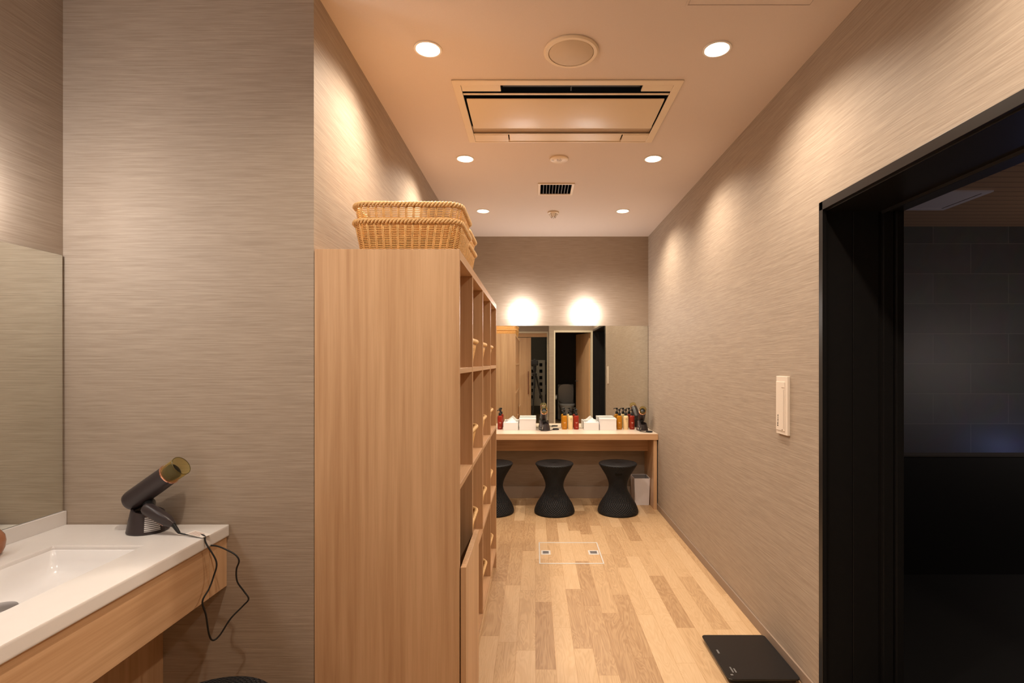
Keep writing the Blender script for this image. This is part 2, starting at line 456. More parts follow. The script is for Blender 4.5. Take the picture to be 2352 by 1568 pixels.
# cream casings
d2 = newbm()
box(d2, .357, .385, TY - .1, TY + .012, 0, 1.889); box(d2, 1.047, 1.083, TY - .1, TY + .012, 0, 1.889); box(d2, .385, 1.047, TY - .1, TY + .012, 1.855, 1.889)
door2 = struct('door_2', d2, M['trimw'], bevel=.002)
hinge = Vector((1.04, TY - .10, 0)); ang = math.radians(-108)
Md = Matrix.Translation(hinge) @ Matrix.Rotation(ang, 4, 'Z')
struct('door_leaf', bx(0, .64, -.018, .018, .01, 1.85, M=Md), M['oak'], door2, bevel=.001)
struct('door_handle', rod(newbm(), Md @ Vector((.58, -.05, .93)), Md @ Vector((.47, -.05, .93)), .009), M['chrome'], door2)
d3 = newbm()
box(d3, .245, .27, RY - .1, RY + .012, 0, 1.905); box(d3, -.62, .245, RY - .1, RY + .012, 1.875, 1.905); box(d3, -.645, -.62, RY - .1, RY + .012, 0, 1.905)
door3 = struct('door_3', d3, M['trimw'], bevel=.002)
struct('door_leaf', bx(-.60, -.072, RY - .085, RY - .05, .01, 1.79), M['oak'], door3, bevel=.001)
struct('head_rail', bx(-.62, .245, RY - .095, RY - .045, 1.80, 1.875), M['oak_x'], door3)
hb = newbm(); rod(hb, (-.126, RY - .02, .67), (-.126, RY - .02, 1.12), .009, segs=12)
rod(hb, (-.126, RY - .05, .72), (-.126, RY - .02, .72), .006, segs=8); rod(hb, (-.126, RY - .05, 1.07), (-.126, RY - .02, 1.07), .006, segs=8)
struct('door_handle', hb, M['copper'], door3)

# rack with dark pockets on the corridor wall, reflected
rk = thing('wall_rack', 'tall grey-green rack with two columns of dark square pockets, reflected behind the tripod', 'rack', (.05, -1.4, .4))
obj('panel', bx(-.13, .225, -1.45, -1.42, .35, 1.345), M['rack'], rk, world=True, bevel=.002)
for xx in (-.04, .135):
    for k in range(6):
        z = 1.245 - k * .14
        pk = obj('pocket', bx(xx - .032, xx + .032, -1.42, -1.415, z - .035, z + .035), M['void'], rk, world=True)
for xx in (-.10, .20):
    obj('leg', bx(xx - .012, xx + .012, -1.45, -1.42, 0, .35), M['rack'], rk, world=True)
sh = thing('shade_strip', 'narrow dark upright strip of shade to the right of the grey rack, seen in the mirror', 'cabinet', (.245, -1.6, 0))  # black upright box stands in for the shade beside the rack
obj('body', bx(.23, .268, -1.8, -1.42, 0, 1.30), M['black_face'], sh, world=True)
obj('handle', bx(.236, .242, -1.42, -1.405, .6, .8), M['chrome'], sh, world=True)  # made-up grip on the shade strip

# toilet, reflected
tl = thing('toilet', 'white toilet with raised lid, seen in the mirror through the open wooden door', 'toilet', (.70, -1.45, 0))
tb = newbm()
rings = []
for z, hx, hy, cy in ((0, .11, .20, .03), (.08, .105, .19, .03), (.22, .12, .20, .04), (.33, .165, .245, .07), (.38, .18, .26, .08), (.385, .14, .21, .08), (.30, .10, .15, .08)):
    rings.append([Vector((.70 + hx * math.cos(a) , -1.45 + cy + hy * math.sin(a) * (1.0 if math.sin(a) > 0 else .85), z)) for a in [2 * PI * i / 28 for i in range(28)]])
loft(tb, rings, True, True, True)
obj('bowl', tb, M['ceramic'], tl, smooth='auto', world=True)
obj('tank', bx(.52, .88, -1.98, -1.80, .0, .80), M['ceramic'], tl, bevel=.02, segs=3, world=True)
lb = newbm(); loft(lb, [rrect(.17, .21, .12, cx=0, cy=0, z=0), rrect(.17, .21, .12, z=.02)], True, True, True)
bmesh.ops.transform(lb, verts=lb.verts, matrix=Matrix.Translation((.70, -1.70, .60)) @ Matrix.Rotation(math.radians(82), 4, 'X'))
obj('lid', lb, M['ceramic'], tl, smooth='auto', world=True)
sb = newbm(); lathe(sb, [(.135, 0), (.18, 0), (.18, .02), (.135, .02)], 28, Matrix.Translation((.70, -1.38, .386)), False, False)
obj('seat_ring', sb, M['ceramic'], tl, world=True)
tp = thing('toilet_roll_holder', 'small white paper roll on its holder beside the toilet, seen in the mirror', 'toilet roll', (.44, -1.0, .56))
obj('roll', rod(newbm(), (.37, -1.05, .56), (.47, -1.05, .56), .05, segs=24), M['tissue'], tp, smooth='auto', world=True)
obj('cover', bx(.361, .475, -1.105, -1.0, .60, .612), M['chrome'], tp, world=True)

# camera and tripod of the photographer, standing behind the viewpoint, seen in the mirror
tr = thing('tripod', 'black tripod with extended legs, seen in the mirror before the grey rack', 'tripod', (0, -.12, 0))
obj('centre_column', rod(newbm(), (0, -.12, .80), (0, -.12, 1.20), .014), M['bplastic'], tr, world=True)
hb = newbm(); lathe(hb, [(.03, 1.02), (.045, 1.05), (.045, 1.08), (.022, 1.10), (.03, 1.13), (.034, 1.17), (.03, 1.20), (.035, 1.215), (.035, 1.235)], 20, Matrix.Translation((0, -.12, 0)))
obj('ball_head', hb, M['bplastic'], tr, smooth='auto', world=True)
for a in (-8, 100, 262):
    ca, sa = math.cos(math.radians(a)), math.sin(math.radians(a))
    p0 = Vector((.03 * ca, -.12 + .03 * sa, 1.03)); p1 = Vector((.27 * ca, -.12 + .18 * sa, .012))
    lg = newbm(); m_ = p0.lerp(p1, .45); rod(lg, p0, m_, .017, .016, 12); rod(lg, m_, p1, .012, .010, 12)
    lo = obj('leg', lg, M['bplastic'], tr, smooth='auto', world=True)
    fb = newbm(); lathe(fb, [(.014, -.012), (.016, 0), (.013, .02)], 12, Matrix.Translation(p1))
    bmesh.ops.translate(fb, verts=fb.verts, vec=-tr.location)
    obj('rubber_foot', fb, M['cord'], lo)
cmr = thing('photo_camera', 'black camera body with wide lens mounted on the tripod head', 'camera', (0, -.12, 1.235))
obj('camera_body', bx(-.07, .07, -.15, -.09, 1.237, 1.335), M['bplastic'], cmr, bevel=.012, segs=3, world=True)
obj('viewfinder_hump', bx(-.025, .025, -.15, -.10, 1.33, 1.362), M['bplastic'], cmr, bevel=.008, world=True)
obj('lens', lathe(newbm(), [(.032, .0), (.034, .03), (.04, .05), (.04, .075)], 28, Matrix.Translation((0, -.09, EYE)) @ Matrix.Rotation(-PI / 2, 4, 'X')), M['bplastic'], cmr, smooth='auto', world=True)

# ------------------------------------------------------------------ ceiling fittings
def downlight(loc, label):
    t = thing('downlight', label, 'ceiling light', loc, 0, 'recessed ceiling downlights')
    r = newbm(); lathe(r, [(LR - .001, .004), (LR - .001, -.004), (LR + .006, -.004), (LR + .007, -.0005), (LR - .001, -.0005)], 40, None, False, False)
    obj('trim_ring', r, M['refl'], t, smooth='auto')
    r = newbm(); lathe(r, [(LR - .002, .0), (.036, .035), (.034, .0995)], 40, None, False, True)
    obj('reflector', r, M['refl'], t, smooth='auto')
    r = newbm(); lathe(r, [(.0345, .026), (.033, .022), (.022, .018), (.008, .0165)], 40, None, True, True)
    obj('lamp', r, M['lampw'], t, smooth=True)
    ld = bpy.data.lights.new('downlight_beam', 'SPOT'); ld.energy = LAMP_W; ld.color = (1.0, .85, .68)
    ld.spot_size = math.radians(146); ld.spot_blend = .92; ld.shadow_soft_size = .03
    lo = bpy.data.objects.new('downlight_beam', ld); COL.objects.link(lo); lo.parent = t; lo.location = (0, 0, -.006)
    return t
LAMP_W = 52
pos_words = {2.007: 'nearest', 3.087: 'middle', 4.152: 'farthest', .93: 'overhead', -.14: 'rear'}
first = None
for ly in LY[1:]:
    for lx in LX:
        lab = 'lit round downlight, %s of the %s row on the ceiling' % (pos_words[ly], 'left' if lx < 0 else 'right')
        if ly == .93: lab = 'lit round downlight above the camera, out of view, %s row' % ('left' if lx < 0 else 'right')
        if first is None: first = downlight((lx, ly, CZ), lab)
        else: dup(first, (lx, ly, CZ), 0, lab)

# air conditioner cassette
ac = thing('ceiling_air_conditioner', 'cream rectangular air conditioner cassette set in the ceiling', 'air conditioner', (.14, 2.537, CZ))
AX0, AX1, AY0, AY1 = -.356, .638, 2.224, 2.850
ix0, ix1 = -.321, .603
obj('outer_frame', slabframe(newbm(), (AX0, AX1, AY0, AY1), (ix0, ix1, 2.262, 2.840), CZ - .006, CZ - .0005), M['ac'], ac, bevel=.002, world=True)
for xa, xb in ((ix0, -.149), (.470, ix1)):
    obj('corner_plate', bx(xa + .001, xb, 2.264, 2.316, CZ - .004, CZ + .004), M['ac'], ac, bevel=.0015, world=True)
for xa, xb in ((ix0, -.140), (.466, ix1)):
    obj('corner_plate', bx(xa + .001, xb, 2.756, 2.838, CZ - .005, CZ + .004), M['ac'], ac, bevel=.0015, world=True)
obj('air_flap', bx(-.134, .460, 2.756, 2.838, CZ - .003, CZ + .003), M['ac'], ac, bevel=.0015, world=True, label='closed air flap')
obj('blade', bx(ix0 + .001, ix1 - .001, 2.334, 2.350, CZ - .003, CZ - .0005), M['acgloss'], ac, bevel=.002, world=True)
obj('blade', bx(ix0 + .001, ix1 - .001, 2.740, 2.751, CZ - .005, CZ - .0025), M['acgloss'], ac, bevel=.002, world=True)
fl = newbm(); box(fl, -.14, .463, 2.272, 2.300, CZ + .008, CZ + .013); box(fl, .158, .163, 2.27, 2.318, CZ + .0, CZ + .03)
obj('air_flap', fl, M['black_face'], ac, world=True, label='open dark air flap')
p = newbm(); vs = []
x0, x1 = ix0 + .010, ix1 - .010
prof = [(2.386, CZ + .0005), (2.388, CZ - .002), (2.404, CZ - .0045), (2.55, CZ - .0085), (2.666, CZ - .0085), (2.677, CZ - .006), (2.677, CZ - .003), (2.55, CZ - .0055), (2.404, CZ - .0015)]
loft(p, [[Vector((x0, y, z)) for y, z in prof], [Vector((x1, y, z)) for y, z in prof]], True, True, True)
obj('centre_panel', p, M['acgloss'], ac, smooth='auto', world=True)
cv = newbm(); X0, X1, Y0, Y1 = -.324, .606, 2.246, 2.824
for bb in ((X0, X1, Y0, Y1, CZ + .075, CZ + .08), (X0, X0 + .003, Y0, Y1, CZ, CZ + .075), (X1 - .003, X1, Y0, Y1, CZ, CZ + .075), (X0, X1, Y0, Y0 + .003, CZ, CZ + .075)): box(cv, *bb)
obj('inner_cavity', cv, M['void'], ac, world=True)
obj('rear_baffle', bx(X0, X1, 2.682, 2.755, CZ + .006, CZ + .012), plain('dim_brown_baffle', (.50, .38, .27), .5), ac, world=True)

sp_ = thing('ceiling_speaker', 'large round cream cover on the ceiling in front of the air conditioner', 'speaker', (.141, 2.022, CZ))
r = newbm(); lathe(r, [(.106, -.0005), (.106, -.005), (.100, -.010), (.088, -.010), (.087, -.004)], 64, None, False, False)
obj('rim', r, M['ac'], sp_, smooth='auto')
obj('cover', lathe(newbm(), [(.0855, -.001), (.0855, -.008), (.084, -.009), (.001, -.009)], 64), plain('cream_speaker_cloth', (.62, .50, .37), .6), sp_, smooth='auto')

se = thing('round_detector', 'small flat oval-looking round detector between the two middle downlights', 'detector', (.144, 3.087, CZ))
obj('disc', lathe(newbm(), [(.055, -.0005), (.055, -.007), (.050, -.010), (.001, -.011)], 40), M['ac'], se, smooth='auto')
obj('indicator', lathe(newbm(), [(.007, -.010), (.007, -.013), (.001, -.0135)], 16, Matrix.Translation((-.037, -.0, 0))), M['white'], se, smooth='auto')
mk = newbm()
for i in range(5): box(mk, -.012 + i * .006, -.009 + i * .006, -.02 + (i % 3) * .008, .005 + (i % 2) * .01, -.0118, -.0108)
obj('marking', mk, M['base'], se)

gr = thing('vent_grille', 'square ceiling vent with dark openings between upright slats', 'vent', (.146, 3.625, CZ))
obj('frame', slabframe(newbm(), (.022, .270, 3.507, 3.743), (.040, .252, 3.524, 3.726), CZ - .007, CZ - .0005), M['ac'], gr, bevel=.0015, world=True)
for i in range(9):
    x = .040 + .212 * (i + 1) / 10
    obj('slat', bx(x - .0018, x + .0018, 3.524, 3.726, CZ - .004, CZ + .014), M['dmark'], gr, world=True)
cv = newbm()
for bb in ((.037, .255, 3.521, 3.729, CZ + .07, CZ + .075), (.037, .039, 3.521, 3.729, CZ, CZ + .07), (.253, .255, 3.521, 3.729, CZ, CZ + .07), (.037, .255, 3.521, 3.523, CZ, CZ + .07), (.037, .255, 3.727, 3.729, CZ, CZ + .07)): box(cv, *bb)
obj('duct', cv, M['void'], gr, world=True)

sm = thing('smoke_detector', 'small cone-shaped detector on the ceiling nearest the far wall', 'smoke detector', (.15, 4.19, CZ))
obj('base', lathe(newbm(), [(.046, -.0005), (.046, -.010), (.040, -.014)], 32), M['ac'], sm, smooth='auto')
obj('sensor_cone', lathe(newbm(), [(.034, -.014), (.030, -.026), (.018, -.040), (.008, -.044)], 32), M['refl'], sm, smooth='auto')
cg = newbm()
for i in range(5):
    a = 2 * PI * i / 5 + .3
    rod(cg, (.036 * math.cos(a), .036 * math.sin(a), -.012), (.014 * math.cos(a), .014 * math.sin(a), -.046), .0028, segs=6)
obj('guard', cg, M['base'], sm)

ha = thing('ceiling_hatch', 'flush square access hatch at the top edge of the ceiling', 'hatch', (.72, 1.555, CZ))
obj('frame', slabframe(newbm(), (.508, .933, 1.345, 1.766), (.515, .926, 1.352, 1.759), CZ - .0025, CZ - .0003), M['ceil'], ha, bevel=.0006, world=True)
obj('panel', bx(.518, .923, 1.355, 1.756, CZ - .0018, CZ - .0003), M['ceil'], ha, world=True)

# ------------------------------------------------------------------ wall lamps
def sconce(loc, rotz, label):
    t = thing('wall_lamp', label, 'wall lamp', loc, rotz, 'opal wall lamps above the mirrors')
    obj('back_plate', bx(-.05, .05, -.010, 0, -.06, .06), M['white'], t, bevel=.002)
    s = newbm(); loft(s, [rrect(.072, .040, .02, cy=-.056, z=-.088), rrect(.077, .045, .022, cy=-.056, z=-.080), rrect(.077, .045, .022, cy=-.056, z=.080), rrect(.072, .040, .02, cy=-.056, z=.088)], True, True, True)
    obj('glass_shade', s, M['sconce'], t, smooth='auto')
    return t
s0 = sconce((-.117, YB, 1.754), 0, 'glowing white wall lamp above the far mirror, left of the two')
dup(s0, (.483, YB, 1.754), 0, 'glowing white wall lamp above the far mirror, right of the two')
dup(s0, (XV, 1.304, 1.765), PI / 2, 'glowing wall lamp above the vanity mirror at the left edge')
dup(s0, (XV, .62, 1.765), PI / 2, 'glowing wall lamp above the vanity mirror, out of view near the camera')

# ------------------------------------------------------------------ mirrors
mr = thing('wall_mirror', 'wide frameless mirror above the far dressing table', 'mirror', (.18, YB, 1.16))
obj('glass', bx(-.70, 1.082, YB - .006, YB - .004, .6695, 1.646), M['mirror'], mr, world=True)
obj('backing', bx(-.70, 1.083, YB - .0035, YB - .0005, .669, 1.6465), M['mirror_edge'], mr, world=True)
mv = thing('wall_mirror', 'frameless vanity mirror on the left wall above the white sink counter', 'mirror', (XV, .95, 1.23))
obj('glass', bx(XV + .004, XV + .006, .22, 1.678, .8195, 1.640), M['mirror'], mv, world=True)
obj('backing', bx(XV + .0005, XV + .0035, .219, 1.680, .819, 1.6405), M['mirror_edge'], mv, world=True)

# ------------------------------------------------------------------ shelf cabinet
XF = -.243; CY0 = 1.687; CY1 = 3.32; CT = 1.662; PT = .018
cab = thing('shelf_cabinet', 'tall light oak cubby cabinet holding rattan baskets, along the left wall', 'cabinet', (-.478, 2.5, 0))
xb = XL + .002
obj('side_panel', bx(xb, XF, CY0, CY0 + PT, 0, CT), M['oak'], cab, world=True, bevel=.0008, label='near side panel')
obj('side_panel', bx(xb, XF, CY1 - PT, CY1, 0, CT), M['oak'], cab, world=True, bevel=.0008)
obj('top_panel', bx(xb, XF, CY0 + PT, CY1 - PT, CT - .03, CT), M['oak_y'], cab, world=True, bevel=.0008)
obj('back_panel', bx(xb, xb + .008, CY0 + PT, CY1 - PT, .02, CT - .03), M['oak'], cab, world=True)
DV = [2.052, 2.457, 2.885]
for y in DV:
    obj('divider', bx(xb + .008, XF, y - PT / 2, y + PT / 2, .12, CT - .03), M['oak'], cab, world=True, bevel=.0008)
cols = [(CY0 + PT, DV[0] - PT / 2), (DV[0] + PT / 2, DV[1] - PT / 2), (DV[1] + PT / 2, DV[2] - PT / 2), (DV[2] + PT / 2, CY1 - PT)]
SH = [1.277, .897, .517]
for ci, (ya, yb2) in enumerate(cols):
    for si, z in enumerate(SH):
        if ci == 0 and si == 2: continue
        obj('shelf', bx(xb + .008, XF - .001, ya, yb2, z - .018, z), M['oak_y'], cab, world=True, bevel=.0008)
obj('bottom_panel', bx(xb, XF - .0005, CY0 + PT, CY1 - PT, .100, .12), M['oak_y'], cab, world=True)
obj('plinth', bx(xb, XF - .06, CY0 + PT, CY1 - PT, 0, .100), M['oak_y'], cab, world=True)
cd = obj('door', bx(XF + .003, XF + .021, CY0 + .006, 2.078, .03, .632), M['oak'], cab, world=True, bevel=.001)
# black bin in the bottom compartment
tbn = thing('black_bin', 'black bin with a bag liner inside the lower compartment behind the low cabinet door', 'bin', (-.45, 1.87, .121))
b = newbm(); loft(b, [rrect(.10, .11, .03, z=0), rrect(.125, .135, .03, z=.47), rrect(.115, .125, .028, z=.47), rrect(.09, .10, .025, z=.02)], True, True, True)
obj('bin_body', b, M['bplastic'], tbn, smooth='auto')
b = newbm(); rg = []
for k, (h, o) in enumerate(((.40, .002), (.475, .006), (.515, .002), (.49, -.02))):
    lp = resample(rrect(.125 + o, .135 + o, .03), 60)
    rg.append([Vector((p.x, p.y, h + .012 * math.sin(i * 1.9 + k) * (k > 0))) for i, p in enumerate(lp)])
loft(b, rg); obj('bag_liner', b, plain('black_bin_bag', (.008, .008, .008), .3), tbn, smooth=True)

# ------------------------------------------------------------------ rattan baskets
def basket(loc, label, group):
    t = thing('rattan_basket', label, 'basket', loc, 0, group)
    HX, HY, H = .183, .148, .109           # rim centre line half sizes
    bxh, byh = .165, .130
    n_st = 48
    rows = 18; body = newbm()
    def loop(z, off, n):
        k = z / H
        return resample(rrect(bxh + (HX - bxh) * k + off, byh + (HY - byh) * k + off, .045, z=z), n)
    per = 6; n = n_st * per
    for rI in range(rows):
        z = .005 + (H - .012) * rI / (rows - 1)
        base_l = loop(z, 0, n); out_l = loop(z, .01, n)
        pts = []
        for i in range(n):
            d = (out_l[i] - base_l[i]).normalized()
            ph = 2 * PI * i / per
            a = -.0016 * math.cos(ph) + .0004
            pts.append(base_l[i] + d * a)
        tube(body, pts, .0020, 5, True)
    obj('woven_side', body, M['wicker'], t, smooth=True)
    st = newbm()
    for k in range(n_st):
        pts = []
        for side in (-1, 1):
            pts = []
            for z in (0, H * .33, H * .66, H):
                lp_ = loop(z, .0008, n); q = lp_[k * per]; q2 = lp_[(k * per + 1) % n]
                pts.append(q + (q2 - q).normalized() * .0021 * side)
            tube(st, pts, .0021, 5)
    obj('upright_stakes', st, M['wicker'], t, smooth=True)
    rim = newbm(); nR = 240; core = resample(rrect(HX + .003, HY + .003, .052, z=H + .002), nR)
    outl = resample(rrect(HX + .013, HY + .013, .062, z=H + .002), nR)
    for s in range(3):
        pts = []
        for i in range(nR):
            d = (outl[i] - core[i]).normalized(); ph = 2 * PI * (i * 34 / nR + s / 3)
            pts.append(core[i] + d * .0056 * math.cos(ph) + Vector((0, 0, .0062 * math.sin(ph))))
        tube(rim, pts, .0040, 6, True)
    obj('braided_rim', rim, M['wicker_rim'], t, smooth=True)
    bt = newbm(); loft(bt, [rrect(bxh, byh, .045, z=0), rrect(bxh, byh, .045, z=.005)], True, True, True)
    obj('base', bt, M['wicker'], t)
    return t
bk = basket((-.435, 1.91, CT), 'rattan basket on top of the cabinet, bottom one of the near stack', 'baskets stacked on the cabinet')
dup(bk, (-.435, 1.913, CT + .057), .012, 'rattan basket on top of the cabinet, upper one of the near stack')
dup(bk, (-.452, 2.232, CT), -.01, 'rattan basket on top of the cabinet, bottom one of the stack farther back')
dup(bk, (-.452, 2.234, CT + .057), .0, 'rattan basket on top of the cabinet, upper one of the stack farther back')
rown = ['top', 'second', 'third', 'bottom']; coln = ['', 'second', 'third', 'fourth']
for ri, z in enumerate((1.277, .897, .517, .12)):
    for ci in (1, 2, 3):
        yc = (cols[ci][0] + cols[ci][1]) / 2
        dup(bk, (-.448, yc + random.uniform(-.006, .006), z + .0005), random.uniform(-.02, .02),
            'rattan basket in the %s row of cubbies, %s column from the camera' % (rown[ri], coln[ci]), 'baskets in the cabinet cubbies')

# ------------------------------------------------------------------ dressing table
dk = thing('dressing_table', 'light oak built-in dressing table under the far mirror', 'table', (.18, 4.8, 0))
obj('tabletop', bx(XL + .003, XR - .002, 4.60, YB - .0075, .615, .667), M['desk'], dk, world=True, bevel=.001)
obj('front_edge', bx(XL + .003, XR - .002, 4.590, 4.5995, .615, .667), M['oak_x'], dk, world=True, bevel=.001)
obj('side_panel', bx(XR - .039, XR - .010, 4.602, 4.985, 0, .615), M['oak'], dk, world=True, bevel=.001)
obj('side_panel', bx(XL + .010, XL + .039, 4.602, 4.985, 0, .615), M['oak'], dk, world=True, bevel=.001)
obj('apron', bx(XL + .039, XR - .039, 4.84, 4.858, .477, .615), M['oak_x'], dk, world=True)

# ------------------------------------------------------------------ wicker stools
def stool(loc, label):
    t = thing('wicker_stool', label, 'stool', loc, 0, 'black hourglass stools')
    prof = [(.165, 0), (.173, .008), (.174, .022), (.168, .045), (.150, .085), (.118, .135), (.092, .18), (.080, .215), (.078, .24), (.085, .275), (.104, .32), (.128, .36), (.150, .395), (.160, .412)]
    sm_ = smooth_path([(a, 0, c) for a, c in prof], 4)
    obj('body', lathe(newbm(), [(p.x, p.z) for p in sm_], 72), M['bwicker'], t, smooth='auto')
    obj('seat', lathe(newbm(), [(.158, .410), (.1635, .416), (.164, .424), (.158, .430), (.10, .431), (.001, .431)], 72), M['bwicker'], t, smooth='auto')
    hh = newbm(); top_, bot_ = [], []
    for k in range(17):
        x = -.031 + .062 * k / 16; h = .009 * math.sqrt(max(1 - (max(0, abs(x) - .022) / .009) ** 2, .0))
        for L_, z in ((top_, h), (bot_, -h)):
            L_.append(Vector((x, -(math.sqrt((.1245 + z * .62) ** 2 - x * x) + .0006), .352 + z)))
    inner = [[p + Vector((0, .012, 0)) for p in q] for q in (bot_, top_)]
    loft(hh, [inner[0], bot_, top_, inner[1]], False)
    obj('hand_hole', hh, M['void'], t)
    return t
st0 = stool((.720, 4.52, 0), 'black wicker hourglass stool with a grip slot, next to the white bin')
st0.rotation_euler = (0, 0, -.12)
dup(st0, (.171, 4.52, 0), PI, 'black wicker hourglass stool under the middle of the dressing table')
dup(st0, (-.352, 4.52, 0), PI + .5, 'black wicker hourglass stool half hidden behind the cabinet end')
dup(st0, (-.815, 1.285, 0), PI, 'black wicker stool under the sink counter, only its seat showing at the bottom edge')

# white bin under table
wb = thing('waste_bin', 'white square waste bin under the right end of the dressing table', 'bin', (.975, 4.83, 0))
b = newbm(); loft(b, [rrect(.066, .085, .008, z=0), rrect(.073, .098, .008, z=.245), rrect(.070, .095, .007, z=.245), rrect(.063, .082, .006, z=.006)], True, True, True)
obj('shell', b, M['bin'], wb, smooth='auto')
obj('inner_liner', loft(newbm(), [rrect(.068, .093, .007, z=.24), rrect(.062, .081, .006, z=.03)], True, False, True), plain('grey_liner', (.35, .33, .33), .5), wb)

# ------------------------------------------------------------------ things on the table
def pump_bottle(loc, kind, label):
    name = {'amber': 'amber', 'creamb': 'cream', 'redb': 'red'}[kind]
    t = thing('pump_bottle', label, 'bottle', loc, 0, '%s pump bottles on the dressing table' % name)
    obj('body', lathe(newbm(), [(.022, 0), (.0245, .004), (.0245, .112), (.0235, .120), (.019, .127), (.012, .131)], 32), M[kind], t, smooth='auto')
    obj('collar', lathe(newbm(), [(.0135, .129), (.0135, .150), (.010, .155), (.005, .157)], 24), M['bplastic'], t, smooth='auto')
    pb = newbm(); rod(pb, (0, 0, .155), (0, 0, .176), .0045, segs=12); lathe(pb, [(.009, .174), (.0105, .178), (.0105, .187), (.007, .190)], 20)
    tube(pb, smooth_path([(0, 0, .183), (-.014, -.012, .183), (-.022, -.019, .180), (-.024, -.021, .174)], 5), .004, 8)
    obj('pump', pb, M['bplastic'], t, smooth='auto')
    lb = newbm()
    def patch(a0, a1, z0, z1, r=.02475):
        n = 5
        loft(lb, [[Vector((r * math.sin(a), -r * math.cos(a), z)) for a in [a0 + (a1 - a0) * i / n for i in range(n + 1)]] for z in (z0, z1)], False)
    if kind == 'creamb':
        for k in range(18):
            a = 2 * PI * k / 18; patch(.22 + .24 * math.cos(a) - .05, .22 + .24 * math.cos(a) + .05, .096 + .008 * math.sin(a) - .0014, .096 + .008 * math.sin(a) + .0014)
        patch(.05, .40, .077, .079); patch(.1, .35, .071, .0725)
        obj('printed_emblem', lb, M['dprint'], t)
    else:
        patch(-.35, .45, .064, .0665); patch(-.2, .3, .058, .0595); patch(-.3, .4, .020, .0215)
        obj('printed_emblem', lb, M['print'], t)
    return t
TZ = .667
protos = {}
names = {'amber': 'amber', 'creamb': 'cream', 'redb': 'dark red'}
def place_bottle(kind, loc, label):
    if kind not in protos: protos[kind] = pump_bottle(loc, kind, label)
    else: dup(protos[kind], loc, random.uniform(-.2, .2), label)
for i, (kind, x) in enumerate((('amber', .281), ('creamb', .337), ('redb', .392))):
    place_bottle(kind, (x, 4.92, TZ), '%s bottle with black pump, in the trio at the middle of the table' % names[kind])
for i, (kind, x) in enumerate((('amber', .797), ('creamb', .858), ('redb', .916))):
    place_bottle(kind, (x, 4.915, TZ), '%s bottle with black pump, in the trio near the right end of the table' % names[kind])
place_bottle('redb', (-.326, 4.92, TZ), 'dark red bottle with black pump, at the left by the cabinet end')

def tissue_box(loc, rotz, label):
    t = thing('tissue_box', label, 'tissue box', loc, rotz, 'open tissue boxes on the dressing table')
    b = newbm(); slabframe(b, (-.0685, .0685, -.06, .06), (-.058, .058, -.05, .05), 0, .070)
    obj('box_body', b, M['white'], t, bevel=.001)
    b = newbm(); n = 26; rg = []
    for k, (s, h) in enumerate(((1, .060), (.95, .068), (.70, .075), (.45, .088), (.22, .101), (.05, .110))):
        rg.append([Vector(((.056 * s * (1 + .10 * math.sin(5 * a + k))) * math.cos(a) + .012 * (1 - s), .048 * s * math.sin(a) * (1 + .16 * math.sin(3 * a + 1.3 * k)), h + .004 * math.sin(4 * a + k) * (k in (1, 2, 3)))) for a in [2 * PI * i / n for i in range(n)]])
    loft(b, rg, True, True, True)
    obj('tissue', b, M['tissue'], t, smooth='auto')
    return t
tb0 = tissue_box((-.222, 4.90, TZ), .0, 'white tissue box with tissue peak, left of the two on the table')
dup(tb0, (.530, 4.90, TZ), -.06, 'white tissue box with tissue peak, between the bottle trios')
def amenity_box(loc, rotz, label):
    t = thing('amenity_box', label, 'box', loc, rotz, 'lidded white boxes on the dressing table')
    obj('box_body', bx(-.077, .077, -.06, .06, 0, .092), M['white'], t, bevel=.0012)
    obj('lid', bx(-.0785, .0785, -.0615, .0615, .092, .107), M['white'], t, bevel=.0012)
    return t
ab0 = amenity_box((-.065, 4.905, TZ), 0, 'lidded white box on the table, left one, beside the middle hair dryer')
dup(ab0, (.683, 4.905, TZ), -.04, 'lidded white box on the table, right one, beside the right bottle trio')

